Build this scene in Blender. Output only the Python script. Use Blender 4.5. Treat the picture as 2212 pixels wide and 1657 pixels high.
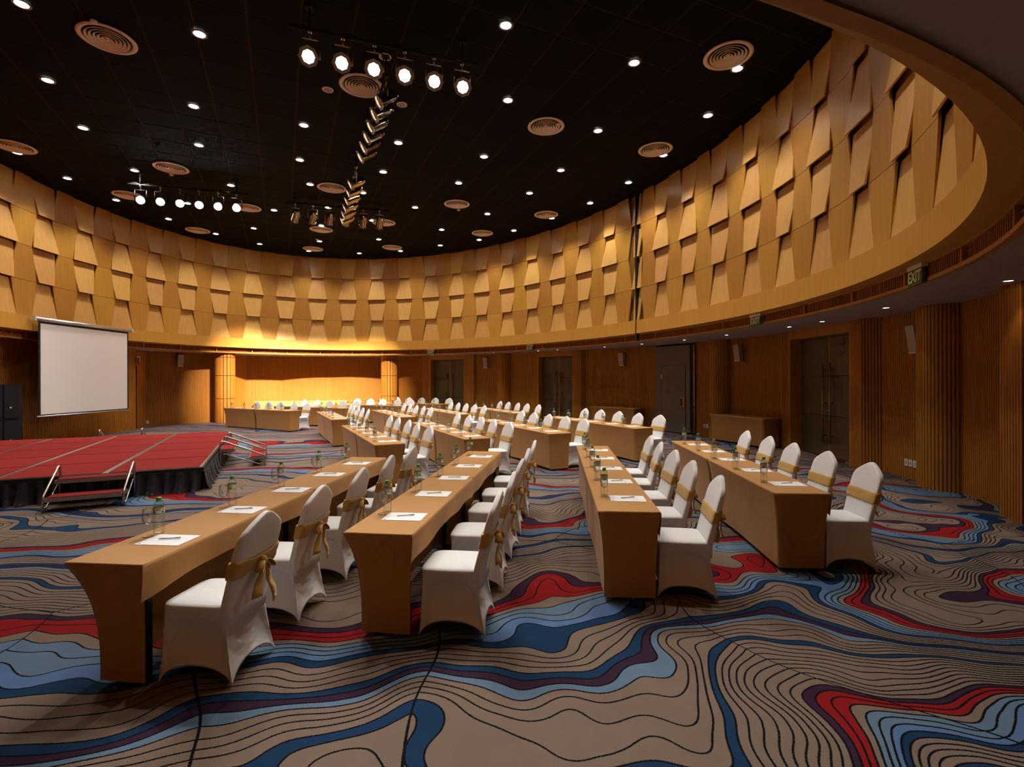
import bpy, bmesh, math, random
from math import sin, cos, pi, radians, hypot, atan2, sqrt
from mathutils import Vector, Matrix, Euler
random.seed(7)
sc = bpy.context.scene
for o in list(bpy.data.objects): bpy.data.objects.remove(o)
COL = sc.collection

# ------------------------------------------------------------------ camera
F, U0, KR, HC = 1090.0, 821.0, -0.003, 1.76         # focal length in pixels, horizon row, roll, eye height
cd = bpy.data.cameras.new('camera'); cam = bpy.data.objects.new('camera', cd); COL.objects.link(cam)
cd.sensor_fit = 'HORIZONTAL'; cd.sensor_width = 36; cd.lens = F / 2212 * 36
cd.shift_y = (U0 - 828.5) / 2212
cd.clip_start = 0.05; cd.clip_end = 200
cam.location = (0, 0, HC)
cam.rotation_euler = (Matrix.Rotation(radians(90), 3, 'X') @ Matrix.Rotation(KR, 3, 'Z')).to_euler()
sc.camera = cam

# ------------------------------------------------------------------ world, exposure
w = bpy.data.worlds.new('world'); sc.world = w; w.use_nodes = True
w.node_tree.nodes['Background'].inputs[0].default_value = (0.02, 0.018, 0.016, 1)
w.node_tree.nodes['Background'].inputs[1].default_value = 0.0
vs = sc.view_settings
sc.display_settings.display_device = 'sRGB'
vs.view_transform = 'Standard'; vs.look = 'None'; vs.gamma = 1.0; vs.use_curve_mapping = False
vs.exposure = 0.38
cy = sc.cycles
cy.use_denoising = True
cy.use_adaptive_sampling = True; cy.adaptive_threshold = 0.04; cy.adaptive_min_samples = 12
cy.max_bounces = 5; cy.diffuse_bounces = 3; cy.glossy_bounces = 2; cy.transmission_bounces = 3; cy.transparent_max_bounces = 24
cy.caustics_reflective = False; cy.caustics_refractive = False; cy.sample_clamp_indirect = 4.0
cy.blur_glossy = 1.0

P_DOWN = 168.0        # watts of a ceiling downlight
P_SOFF = 7.0          # watts of a small soffit downlight
P_PAR = 420.0         # watts of a par can

# ------------------------------------------------------------------ room measurements
CX, CY, ANG, EA, EB = -4.019, 12.248, radians(-59.56), 11.556, 8.17
E1 = (cos(ANG), sin(ANG)); E2 = (-sin(ANG), cos(ANG))
Z_TRIM, Z_SOF, Z_FB, Z_FT, Z_CEIL = 2.92, 2.96, 3.145, 3.541, 7.322

def ell(th, off=0.0):
    s = (EA + off) * cos(th); t = (EB + off) * sin(th)
    return (CX + s * E1[0] + t * E2[0], CY + s * E1[1] + t * E2[1])
def px_dir(x): return ((x - 1106) / F, 1.0)
def uv(x): return U0 + KR * (x - 1106)
def at(x, y, z):
    d = (z - HC) / (uv(x) - y)
    return ((x - 1106) * d, F * d)
def ell_at_px(x, off=0.0):
    # far crossing of the sight line through image column x with the (offset) ellipse
    dx, dy = px_dir(x)
    a, b = EA + off, EB + off
    ds, dt = (dx * E1[0] + dy * E1[1]) / a, (dx * E2[0] + dy * E2[1]) / b
    os_, ot = (-CX * E1[0] - CY * E1[1]) / a, (-CX * E2[0] - CY * E2[1]) / b
    A = ds * ds + dt * dt; B = 2 * (ds * os_ + dt * ot); C = os_ * os_ + ot * ot - 1
    k = (-B + sqrt(max(0, B * B - 4 * A * C))) / (2 * A)
    return (dx * k, dy * k), atan2(ot + dt * k, os_ + ds * k)

# arc length along the ellipse
_N = 7200
_TH = [-2 * pi + 4 * pi * i / _N for i in range(_N + 1)]
_S = [0.0]
for i in range(_N):
    tm = (_TH[i] + _TH[i + 1]) / 2
    _S.append(_S[-1] + hypot(EA * sin(tm), EB * cos(tm)) * (_TH[i + 1] - _TH[i]))
_i0 = _N // 4
_s0 = _S[_i0]
def th_at_arc(s):
    s = s + _s0
    lo, hi = 0, _N
    while hi - lo > 1:
        m = (lo + hi) // 2
        if _S[m] <= s: lo = m
        else: hi = m
    return _TH[lo] + (s - _S[lo]) / (_S[hi] - _S[lo]) * (_TH[hi] - _TH[lo])
def arc_at_th(th):
    while th > 2 * pi: th -= 2 * pi
    k = (th + 2 * pi) / (4 * pi) * _N; i = min(int(k), _N - 1)
    return _S[i] + (k - i) * (_S[i + 1] - _S[i]) - _s0

# ------------------------------------------------------------------ materials
MATS = {}
def mat(name, base=(.8, .8, .8), rough=.6, metal=0.0, spec=.5, emit=None, estr=0.0, trans=0.0, ior=1.45, sheen=0.0, coat=0.0):
    m = bpy.data.materials.new(name); m.use_nodes = True
    b = m.node_tree.nodes['Principled BSDF']
    b.inputs['Base Color'].default_value = (*base, 1)
    b.inputs['Roughness'].default_value = rough
    b.inputs['Metallic'].default_value = metal
    b.inputs['Specular IOR Level'].default_value = spec
    b.inputs['Transmission Weight'].default_value = trans
    b.inputs['IOR'].default_value = ior
    b.inputs['Sheen Weight'].default_value = sheen
    b.inputs['Coat Weight'].default_value = coat
    if emit:
        b.inputs['Emission Color'].default_value = (*emit, 1); b.inputs['Emission Strength'].default_value = estr
        m.cycles.emission_sampling = 'NONE'      # the lamp inside the fitting does the lighting
    MATS[name] = m
    return m
class NT:
    """small helper for node trees"""
    def __init__(s, tree): s.t = tree; s.n = tree.nodes; s.l = tree.links
    def add(s, typ, **kw):
        n = s.n.new(typ)
        for k, v in kw.items():
            setattr(n, k, v)
        return n
    def link(s, a, b): s.l.new(a, b)
    def val(s, sock, v):
        if hasattr(v, 'is_linked') or isinstance(v, bpy.types.NodeSocket): s.l.new(v, sock)
        else: sock.default_value = v
    def math(s, op, a, b=None, c=None, clamp=False):
        n = s.n.new('ShaderNodeMath'); n.operation = op; n.use_clamp = clamp
        s.val(n.inputs[0], a)
        if b is not None: s.val(n.inputs[1], b)
        if c is not None: s.val(n.inputs[2], c)
        return n.outputs[0]
    def vmath(s, op, a, b=None):
        n = s.n.new('ShaderNodeVectorMath'); n.operation = op
        s.val(n.inputs[0], a)
        if b is not None: s.val(n.inputs[1], b)
        return n.outputs[0]
    def noise(s, vec, scale, detail=2.0, rough=.5, dims='3D'):
        n = s.n.new('ShaderNodeTexNoise'); n.noise_dimensions = dims
        s.l.new(vec, n.inputs['Vector']); n.inputs['Scale'].default_value = scale
        n.inputs['Detail'].default_value = detail; n.inputs['Roughness'].default_value = rough
        return n
    def mix(s, fac, a, b):
        n = s.n.new('ShaderNodeMix'); n.data_type = 'RGBA'
        s.val(n.inputs[0], fac); s.val(n.inputs[6], a); s.val(n.inputs[7], b)
        return n.outputs[2]
def tree(m):
    T = NT(m.node_tree); return T, m.node_tree.nodes['Principled BSDF']

def wood(name, c1, c2, rough=.38, grain=28.0, vary=0.12, spec=.45, coat=0.0):
    m = mat(name, c1, rough, spec=spec, coat=coat); T, b = tree(m)
    tc = T.add('ShaderNodeTexCoord'); mp = T.add('ShaderNodeMapping')
    T.link(tc.outputs['Object'], mp.inputs['Vector']); mp.inputs['Scale'].default_value = (grain, grain, 1.2)
    oi = T.add('ShaderNodeObjectInfo')
    off = T.vmath('ADD', mp.outputs[0], T.vmath('MULTIPLY', oi.outputs['Random'], (37.0, 19.0, 53.0)))
    nz = T.noise(off, 1.0, 5.0, .62)
    rp = T.add('ShaderNodeMapRange'); T.link(nz.outputs['Fac'], rp.inputs[0]); rp.inputs[1].default_value = .3; rp.inputs[2].default_value = .72
    c = T.mix(rp.outputs[0], (*c1, 1), (*c2, 1))
    hv = T.add('ShaderNodeHueSaturation'); T.link(c, hv.inputs['Color'])
    T.link(T.math('MULTIPLY_ADD', oi.outputs['Random'], vary * 2, 1 - vary), hv.inputs['Value'])
    T.link(T.math('MULTIPLY_ADD', oi.outputs['Random'], .012, .494), hv.inputs['Hue'])
    T.link(hv.outputs[0], b.inputs['Base Color'])
    return m
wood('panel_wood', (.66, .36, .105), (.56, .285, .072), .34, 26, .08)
wood('panel_wood_even', (.49, .235, .038), (.42, .188, .028), .38, 26, .10)  # darker than panel_wood: the upright panels' weaker light is put into the colour
wood('fascia_wood', (.58, .29, .048), (.51, .24, .036), .42, 20, .03)
wood('backing_wood', (.30, .13, .03), (.24, .10, .022), .6, 20, .03)
wood('slat_wood', (.45, .18, .022), (.36, .135, .015), .5, 30, .04, spec=.3)
wood('groove_wood', (.085, .030, .006), (.065, .022, .005), .8, 30, .03, spec=.2)
wood('grille_wood', (.36, .13, .024), (.29, .10, .018), .6, 30, .03, spec=.3)
wood('trim_wood', (.46, .20, .036), (.38, .155, .026), .5, 20, .05)
wood('door_leather', (.135, .095, .048), (.115, .08, .04), .45, 6, .03)
mat('soffit_paint', (.40, .33, .29), .9, spec=.2)
mat('partition_grey', (.19, .155, .11), .6)
mat('partition_dark', (.012, .012, .014), .5)
mat('ceiling_dark', (.006, .004, .003), .75, spec=.2)
mat('joint_dark', (.030, .016, .008), .8, spec=.1)
mat('black_metal', (.012, .012, .012), .45, spec=.4)
mat('black_cloth', (.006, .006, .007), .8)
mat('speaker_black', (.006, .006, .0065), .65, spec=.3)
mat('chrome', (.72, .56, .38), .12, metal=1.0)
mat('steel', (.46, .42, .38), .32, metal=1.0)
mat('bronze', (.42, .25, .10), .32, metal=1.0)
mat('lamp_frame', (.30, .24, .21), .5)
mat('diffuser_white', (.80, .62, .46), .5)
mat('lens_white', (1, 1, 1), .4, emit=(1.0, .97, .92), estr=30)
mat('lens_par', (1, 1, 1), .4, emit=(1.0, .95, .88), estr=14)
mat('lens_led', (1, 1, 1), .4, emit=(.85, .95, 1.0), estr=25)
mat('lens_small', (1, 1, 1), .4, emit=(1.0, .92, .85), estr=14)
mat('plastic_white', (.72, .66, .60), .45)
mat('speaker_grey', (.42, .36, .31), .6)
mat('screen_white', (.80, .76, .72), .9, spec=.1)
mat('screen_black', (.008, .008, .008), .7)
mat('aluminium', (.62, .62, .64), .35, metal=.9)
mat('exit_green', (.060, .135, .020), .5)
mat('exit_white', (.80, .80, .62), .5)
mat('cap_green', (.07, .42, .03), .35)
mat('paper_white', (.88, .88, .88), .7, spec=.2)
mat('print_dark', (.10, .06, .07), .7)
mat('print_grey', (.66, .66, .67), .7)
mat('pen_silver', (.50, .49, .47), .35)
mat('logo_white', (.8, .75, .68), .5)
def thin_clear(name, tint, edge, gloss):
    """thin-walled clear glass or plastic: see-through, darker and shinier towards its outline"""
    m = bpy.data.materials.new(name); m.use_nodes = True; MATS[name] = m
    T = NT(m.node_tree)
    for n in list(T.n): T.n.remove(n)
    out = T.add('ShaderNodeOutputMaterial'); tr = T.add('ShaderNodeBsdfTransparent'); gl = T.add('ShaderNodeBsdfGlossy'); gl.inputs['Roughness'].default_value = .10
    lw = T.add('ShaderNodeLayerWeight'); lw.inputs[0].default_value = .5
    f = T.math('POWER', lw.outputs['Facing'], 2.2)
    T.link(T.mix(f, (*tint, 1), (*edge, 1)), tr.inputs['Color'])
    mx = T.add('ShaderNodeMixShader'); T.link(T.math('MULTIPLY_ADD', f, gloss, .08), mx.inputs[0])
    T.link(tr.outputs[0], mx.inputs[1]); T.link(gl.outputs[0], mx.inputs[2]); T.link(mx.outputs[0], out.inputs[0])
thin_clear('glass_clear', (.98, .98, .98), (.70, .68, .65), .45)
thin_clear('bottle_clear', (.95, .96, .94), (.74, .74, .68), .50)

def cloth(name, base, rough=.85, sheen=.15, bump=.0015, wr=6.0, vary=.06):
    m = mat(name, base, rough, spec=.25, sheen=sheen); T, b = tree(m)
    tc = T.add('ShaderNodeTexCoord')
    oi = T.add('ShaderNodeObjectInfo')
    v = T.vmath('ADD', tc.outputs['Object'], T.vmath('MULTIPLY', oi.outputs['Random'], (3.1, 7.7, 5.3)))
    nz = T.noise(v, wr, 3.0, .55)
    bp = T.add('ShaderNodeBump'); bp.inputs['Strength'].default_value = 1.0; bp.inputs['Distance'].default_value = bump * 6
    T.link(nz.outputs['Fac'], bp.inputs['Height']); T.link(bp.outputs[0], b.inputs['Normal'])
    hv = T.add('ShaderNodeHueSaturation'); hv.inputs['Color'].default_value = (*base, 1)
    T.link(T.math('MULTIPLY_ADD', oi.outputs['Random'], vary, 1 - vary / 2), hv.inputs['Value'])
    T.link(hv.outputs[0], b.inputs['Base Color'])
    return m
cloth('cover_white', (.80, .785, .775), .62, .1, .0012, 5.0, .02)
cloth('cloth_tan', (.47, .232, .066), .8, .12, .0015, 3.5, .05)
cloth('cloth_dark_tan', (.31, .135, .030), .8, .1, .0015, 3.5, .05)
cloth('satin_gold', (.58, .335, .080), .36, .2, .0012, 14.0, .06)
cloth('skirt_satin', (.030, .028, .034), .30, .2, .004, 9.0, .02)
cloth('stage_red', (.255, .015, .012), .95, 0.0, .0015, 120.0, .16)

def bottle_label():
    m = mat('bottle_label', (.62, .66, .48), .4); T, b = tree(m)
    tc = T.add('ShaderNodeTexCoord'); sx = T.add('ShaderNodeSeparateXYZ'); T.link(tc.outputs['Object'], sx.inputs[0])
    z = sx.outputs[2]
    an = T.math('ARCTAN2', sx.outputs[1], sx.outputs[0])
    def band(v, lo, hi): return T.math('MULTIPLY', T.math('GREATER_THAN', v, lo), T.math('LESS_THAN', v, hi))
    edge = T.math('MAXIMUM', band(z, .138, .142), band(z, .176, .180))
    an2 = T.math('PINGPONG', an, pi / 2)
    blk = T.math('MULTIPLY', band(z, .145, .156), band(an2, .55, 1.05))
    green = T.math('MAXIMUM', edge, blk)
    c = T.mix(green, (.76, .78, .62, 1), (.02, .20, .04, 1))
    leaf = T.math('MULTIPLY', band(z, .158, .172), band(an2, .10, .30))
    c = T.mix(leaf, c, (.06, .22, .03, 1))
    letters = T.math('MULTIPLY', T.math('MULTIPLY', band(z, .161, .169), band(an2, .55, 1.25)), T.math('LESS_THAN', T.math('FRACT', T.math('MULTIPLY', an2, 9.0)), .55))
    c = T.mix(letters, c, (.03, .06, .03, 1))
    T.link(c, b.inputs['Base Color'])
bottle_label()

CARPET_X, CARPET_Y, CARPET_H = 47.0, -23.0, 0.0
def carpet():
    # contour-line carpet: a wandering height field cut into stripes, black outlines, a few coloured stripes
    g = bpy.data.node_groups.new('carpet_field', 'ShaderNodeTree')
    g.interface.new_socket('P', in_out='INPUT', socket_type='NodeSocketVector')
    g.interface.new_socket('H', in_out='OUTPUT', socket_type='NodeSocketFloat')
    T = NT(g); gi = T.add('NodeGroupInput'); go = T.add('NodeGroupOutput')
    p = T.vmath('ADD', gi.outputs[0], (CARPET_X, CARPET_Y, 0.0))
    n1 = T.noise(p, .30, 1.0, .4, '2D'); n2 = T.noise(p, 1.15, 1.0, .45, '2D')
    sx = T.add('ShaderNodeSeparateXYZ'); T.link(gi.outputs[0], sx.inputs[0])
    X, Y = sx.outputs[0], sx.outputs[1]
    # wigglier towards the right-hand side of the hall
    mr = T.add('ShaderNodeMapRange'); T.link(X, mr.inputs[0])
    mr.inputs[1].default_value = -1.0; mr.inputs[2].default_value = 3.5; mr.inputs[3].default_value = .42; mr.inputs[4].default_value = 1.15
    amp = mr.outputs[0]
    vo = T.add('ShaderNodeTexVoronoi', voronoi_dimensions='2D'); vo.inputs['Scale'].default_value = .36
    wv = T.vmath('ADD', p, T.vmath('MULTIPLY', T.noise(p, .5, 1.0, .5, '2D').outputs['Color'], (1.2, 1.2, 0)))
    T.link(wv, vo.inputs['Vector'])
    h = T.math('ADD', T.math('MULTIPLY', X, .16), T.math('MULTIPLY', Y, -1.0))
    a1 = T.math('MULTIPLY', T.math('SUBTRACT', n1.outputs['Fac'], .5), 5.2)
    a2 = T.math('MULTIPLY', T.math('SUBTRACT', n2.outputs['Fac'], .5), T.math('MULTIPLY', amp, 1.5))
    h = T.math('ADD', h, T.math('ADD', T.math('MULTIPLY', a1, amp), a2))
    h = T.math('ADD', h, T.math('MULTIPLY', vo.outputs['Distance'], .55))
    T.link(T.math('MULTIPLY_ADD', h, 12.8, CARPET_H), go.inputs[0])

    m = mat('carpet', (.25, .17, .13), .95, spec=.1); T, b = tree(m)
    tc = T.add('ShaderNodeTexCoord'); P = tc.outputs['Object']
    # slightly ragged edges from the pile
    rag = T.noise(P, 170.0, 1.0, .5, '2D')
    P2 = T.vmath('ADD', P, T.vmath('MULTIPLY', T.vmath('SUBTRACT', rag.outputs['Color'], (.5, .5, .5)), (.008, .008, 0)))
    def field(off):
        gn = T.add('ShaderNodeGroup'); gn.node_tree = g
        T.link(T.vmath('ADD', P2, off), gn.inputs[0]); return gn.outputs[0]
    e = .012
    h0, hx, hy = field((0, 0, 0)), field((e, 0, 0)), field((0, e, 0))
    gx, gy = T.math('SUBTRACT', hx, h0), T.math('SUBTRACT', hy, h0)
    gr = T.math('DIVIDE', T.math('SQRT', T.math('ADD', T.math('MULTIPLY', gx, gx), T.math('MULTIPLY', gy, gy))), e)
    fr = T.math('FRACT', h0)
    dist = T.math('MINIMUM', fr, T.math('SUBTRACT', 1.0, fr))
    width = T.math('MULTIPLY', T.math('MINIMUM', gr, 44.0), .0054)
    line = T.math('LESS_THAN', dist, width)
    # fault lines crossing the contours
    vo = T.add('ShaderNodeTexVoronoi', voronoi_dimensions='2D', feature='DISTANCE_TO_EDGE'); vo.inputs['Scale'].default_value = .36
    P3 = T.vmath('ADD', P2, (CARPET_X, CARPET_Y, 0.0))
    wv = T.vmath('ADD', P3, T.vmath('MULTIPLY', T.noise(P3, .5, 1.0, .5, '2D').outputs['Color'], (1.2, 1.2, 0)))
    T.link(wv, vo.inputs['Vector'])
    line = T.math('MAXIMUM', line, T.math('LESS_THAN', vo.outputs['Distance'], .0025))
    # stripe colours
    idx = T.math('FLOOR', h0)
    per = 29.0
    k = T.math('MULTIPLY', T.math('FRACT', T.math('DIVIDE', T.math('ADD', idx, .5), per)), 1.0)
    rp = T.add('ShaderNodeValToRGB'); rp.color_ramp.interpolation = 'CONSTANT'
    taupe, navy, lblue, mblue, red, purp = (.215, .152, .115), (.012, .040, .095), (.125, .195, .275), (.105, .18, .345), (.27, .010, .012), (.042, .018, .040)
    seq = [taupe] * 7 + [purp, red, red, taupe, lblue, lblue, mblue, navy, taupe, taupe, taupe, taupe, navy, purp, lblue, taupe, taupe, taupe, taupe, navy, taupe, taupe]
    stops = []
    for i, c in enumerate(seq):
        if not stops or stops[-1][1] != c: stops.append((i / per, c))
    els = rp.color_ramp.elements
    els[0].position = 0; els[0].color = (*stops[0][1], 1); els[1].position = stops[1][0]; els[1].color = (*stops[1][1], 1)
    for ps, c in stops[2:]:
        el = els.new(ps); el.color = (*c, 1)
    T.link(k, rp.inputs[0])
    fz = T.noise(P, 420.0, 2.0, .6, '2D')
    big = T.noise(P, 3.0, 3.0, .6, '2D')
    shade = T.math('ADD', T.math('MULTIPLY', fz.outputs['Fac'], .5), T.math('MULTIPLY', big.outputs['Fac'], .25))
    mul = T.math('ADD', shade, .63)
    c = T.mix(line, rp.outputs[0], (.006, .006, .007, 1))
    hv = T.add('ShaderNodeHueSaturation'); T.link(c, hv.inputs['Color']); T.link(mul, hv.inputs['Value'])
    T.link(hv.outputs[0], b.inputs['Base Color'])
    bp = T.add('ShaderNodeBump'); bp.inputs['Strength'].default_value = .5; bp.inputs['Distance'].default_value = .004
    T.link(fz.outputs['Fac'], bp.inputs['Height']); T.link(bp.outputs[0], b.inputs['Normal'])
carpet()

def tile_material():
    m = mat('ceiling_tile', (.016, .009, .006), .8, spec=.12); T, b = tree(m)
    tc = T.add('ShaderNodeTexCoord'); sx = T.add('ShaderNodeSeparateXYZ'); T.link(tc.outputs['Object'], sx.inputs[0])
    def dots(v): return T.math('ABSOLUTE', T.math('SUBTRACT', T.math('FRACT', T.math('MULTIPLY', v, 30.0)), .5))
    d = T.math('ADD', T.math('POWER', dots(sx.outputs[0]), 2.0), T.math('POWER', dots(sx.outputs[1]), 2.0))
    hole = T.math('LESS_THAN', d, .075)
    T.link(T.mix(hole, (.0045, .0028, .0021, 1), (.0008, .0006, .0005, 1)), b.inputs['Base Color'])
tile_material()

# ------------------------------------------------------------------ mesh helpers
class MB:
    def __init__(s): s.v = []; s.f = []; s.sm = []
    def add(s, vs, fs, smooth=False):
        o = len(s.v); s.v += [tuple(v) for v in vs]
        s.f += [tuple(i + o for i in f) for f in fs]; s.sm += [smooth] * len(fs)
        return s
    def box(s, c, d, rz=0.0, M=None):
        x, y, z = d[0] / 2, d[1] / 2, d[2] / 2
        vs = [(-x, -y, -z), (x, -y, -z), (x, y, -z), (-x, y, -z), (-x, -y, z), (x, -y, z), (x, y, z), (-x, y, z)]
        if rz: vs = [(a * cos(rz) - b * sin(rz), a * sin(rz) + b * cos(rz), q) for a, b, q in vs]
        if M is not None: vs = [tuple(M @ Vector(v)) for v in vs]
        vs = [(a + c[0], b + c[1], q + c[2]) for a, b, q in vs]
        return s.add(vs, [(0, 3, 2, 1), (4, 5, 6, 7), (0, 1, 5, 4), (1, 2, 6, 5), (2, 3, 7, 6), (3, 0, 4, 7)])
    def prism(s, poly, z0, z1):
        n = len(poly)
        vs = [(x, y, z0) for x, y in poly] + [(x, y, z1) for x, y in poly]
        fs = [(i, (i + 1) % n, n + (i + 1) % n, n + i) for i in range(n)] + [tuple(range(n - 1, -1, -1)), tuple(range(n, 2 * n))]
        return s.add(vs, fs)
    def loft(s, rings, closed=True, smooth=True, cap0=False, cap1=False):
        n = len(rings[0]); vs = [p for r in rings for p in r]; fs = []
        m = n if closed else n - 1
        for j in range(len(rings) - 1):
            for i in range(m):
                a, b = j * n + i, j * n + (i + 1) % n
                fs.append((a, b, b + n, a + n))
        s.add(vs, fs, smooth)
        o = len(s.v) - len(vs)
        if cap0: s.f.append(tuple(o + i for i in range(n - 1, -1, -1))); s.sm.append(False)
        if cap1: s.f.append(tuple(o + len(vs) - n + i for i in range(n))); s.sm.append(False)
        return s
    def lathe(s, prof, n=20, c=(0, 0, 0), smooth=True, M=None, caps=False):
        rings = []
        for r, z in prof:
            ring = [(r * cos(2 * pi * i / n), r * sin(2 * pi * i / n), z) for i in range(n)]
            if M is not None: ring = [tuple(M @ Vector(p)) for p in ring]
            rings.append([(p[0] + c[0], p[1] + c[1], p[2] + c[2]) for p in ring])
        return s.loft(rings, True, smooth, caps, caps)
    def tube(s, path, r, n=8, smooth=True):
        pts = [Vector(p) for p in path]; rings = []
        up = Vector((0, 0, 1)); prev = None
        for i, p in enumerate(pts):
            t = (pts[min(i + 1, len(pts) - 1)] - pts[max(i - 1, 0)]).normalized()
            if prev is None:
                a = t.cross(up)
                if a.length < 1e-3: a = t.cross(Vector((1, 0, 0)))
                a.normalize()
            else:
                a = prev - t * prev.dot(t); a.normalize()
            prev = a; b = t.cross(a)
            rings.append([tuple(p + (a * cos(2 * pi * k / n) + b * sin(2 * pi * k / n)) * r) for k in range(n)])
        return s.loft(rings, True, smooth, True, True)
    def mesh(s, name, material):
        me = bpy.data.meshes.new(name); me.from_pydata(s.v, [], s.f); me.update()
        me.polygons.foreach_set('use_smooth', s.sm)
        if material: me.materials.append(MATS[material])
        return me

def link(name, me, parent=None, loc=(0, 0, 0), rz=0.0, label=None):
    o = bpy.data.objects.new(name, me); COL.objects.link(o)
    o.location = loc; o.rotation_euler = (0, 0, rz)
    if parent: o.parent = parent
    if label: o['label'] = label
    return o
def tag(o, label, cat, group=None):
    o['label'] = label; o['category'] = cat
    if group: o['group'] = group
    return o
def empty(name, loc=(0, 0, 0), rz=0.0):
    o = bpy.data.objects.new(name, None); COL.objects.link(o); o.location = loc; o.rotation_euler = (0, 0, rz)
    o.empty_display_size = .1
    return o
def struct(o):
    o['kind'] = 'structure'; return o
def build(name, mb, material, parent=None, loc=(0, 0, 0), rz=0.0, label=None):
    return link(name, mb.mesh(name, material), parent, loc, rz, label)
def inst(name, parts, loc, rz, label, cat, group=None):
    """parts: list of (name, mesh, index of parent part or None, label)"""
    root = tag(empty(name, loc, rz), label, cat, group); made = []
    for nm, me, par, lb in parts:
        o = link(nm, me, root if par is None else made[par], label=lb); made.append(o)
    return root
def clean(me, smooth_angle=None):
    bm = bmesh.new(); bm.from_mesh(me); bmesh.ops.remove_doubles(bm, verts=bm.verts, dist=1e-5)
    bmesh.ops.recalc_face_normals(bm, faces=bm.faces); bm.to_mesh(me); bm.free(); return me
ORD = ['first', 'second', 'third', 'fourth', 'fifth', 'sixth', 'seventh', 'eighth', 'ninth', 'tenth']
def nth(i):
    n = i + 1
    return f"{n}{'th' if 10 <= n % 100 <= 20 else {1: 'st', 2: 'nd', 3: 'rd'}.get(n % 10, 'th')}"
def lerp(a, b, t): return a + (b - a) * t
def smooth(x):
    x = min(1, max(0, x)); return x * x * (3 - 2 * x)

# ------------------------------------------------------------------ floor, main ceiling
me = MB().add([(-22, -8, 0), (14, -8, 0), (14, 32, 0), (-22, 32, 0)], [(0, 1, 2, 3)]).mesh('floor', 'carpet')
struct(link('floor', me))
NE = 240
ringp = [ell(2 * pi * i / NE, .22) for i in range(NE)]
me = MB().add([(x, y, Z_CEIL + .015) for x, y in ringp] + [(x, y, Z_CEIL + .2) for x, y in ringp],
              [tuple(range(NE - 1, -1, -1)), tuple(range(NE, 2 * NE))]).mesh('ceiling', 'joint_dark')
ceiling = struct(link('ceiling', me))
# square perforated tiles, laid parallel to the stage
TA = radians(24.5); TS = .76; TG = .035
tile = MB(); q = (TS - TG) / 2
tile.prism([(-q, -q), (q, -q), (q, q), (-q, q)], .009, .014)
tme = tile.mesh('tile', 'ceiling_tile')
cells = []
for i in range(-24, 25):
    for j in range(-24, 25):
        lx, ly = i * TS, j * TS
        x, y = CX + lx * cos(TA) - ly * sin(TA), CY + lx * sin(TA) + ly * cos(TA)
        s, t = (x - CX) * E1[0] + (y - CY) * E1[1], (x - CX) * E2[0] + (y - CY) * E2[1]
        if (s / (EA + .45)) ** 2 + (t / (EB + .45)) ** 2 < 1: cells.append((x, y))
def in_view(x, y): return y > 2.5 and abs(x / y) < 1.15 and (Z_CEIL - HC) / y * F < 860
cells.sort(key=lambda c: (not in_view(*c), hypot(*c)))
rest = MB()
for n, (x, y) in enumerate(cells):
    if n < 290:
        link('tile', tme, ceiling, (x, y, Z_CEIL), TA)
    else:
        c0, s0 = cos(TA), sin(TA)
        poly = [(x + a * c0 - b * s0, y + a * s0 + b * c0) for a, b in ((-q, -q), (q, -q), (q, q), (-q, q))]
        rest.prism(poly, Z_CEIL + .009, Z_CEIL + .014)
o = build('tile_field', rest, 'ceiling_tile', ceiling); o['kind'] = 'stuff'

# ------------------------------------------------------------------ upper drum wall with its wooden panels
def ring_wall(mb, off, z0, z1, n=NE):
    rings = [[(*ell(2 * pi * i / n, off), z) for i in range(n)] for z in (z0, z1)]
    mb.loft(rings, True, True)
mb = MB(); ring_wall(mb, .17, Z_FT - .02, Z_CEIL + .02)
drum = struct(build('wall_upper', mb, 'panel_wood_even'))
mb = MB()
prof = [(.17, Z_FT), (0, Z_FT), (0, Z_FB), (.24, Z_FB)]
mb.loft([[(*ell(2 * pi * i / NE, o_), z) for i in range(NE)] for o_, z in prof], True, False)
for k in range(len(mb.sm)): mb.sm[k] = True
fm = mb.mesh('fascia', 'fascia_wood')
fo = link('fascia', fm, drum)
md = fo.modifiers.new('edge', 'EDGE_SPLIT'); md.split_angle = radians(40)
def panel_mesh(kind, odd, last=False):
    RH = (Z_CEIL - Z_FT) / 4
    nw, ww = (.50, .83) if not odd else (.485, .805)
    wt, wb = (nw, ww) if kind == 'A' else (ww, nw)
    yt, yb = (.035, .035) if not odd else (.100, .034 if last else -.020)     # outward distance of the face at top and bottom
    th = .028
    m = MB(); zb, zt = .004, RH - .004
    f = [(-wb / 2, yb, zb), (wb / 2, yb, zb), (wt / 2, yt, zt), (-wt / 2, yt, zt)]
    bk = [(x, y + th, z) for x, y, z in f]
    m.add(f + bk, [(0, 1, 2, 3), (7, 6, 5, 4), (0, 4, 5, 1), (1, 5, 6, 2), (2, 6, 7, 3), (3, 7, 4, 0)])
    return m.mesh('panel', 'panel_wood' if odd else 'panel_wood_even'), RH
PM = {(k, o): panel_mesh(k, o)[0] for k in 'AV' for o in (0, 1)}
PM[('A', 2)] = panel_mesh('A', 1, True)[0]
RH = (Z_CEIL - Z_FT) / 4
def put_column(s, odd, pitch):
    th = th_at_arc(s); x, y = ell(th)
    x2, y2 = ell(th + 1e-3); ta = atan2(y2 - y, x2 - x)
    for r in range(4):                                   # r=0 top
        kind = 'AV'[(r + odd) % 2]
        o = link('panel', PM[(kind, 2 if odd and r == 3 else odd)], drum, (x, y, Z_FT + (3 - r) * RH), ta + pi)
        o.scale.x = pitch / 1.302
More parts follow.
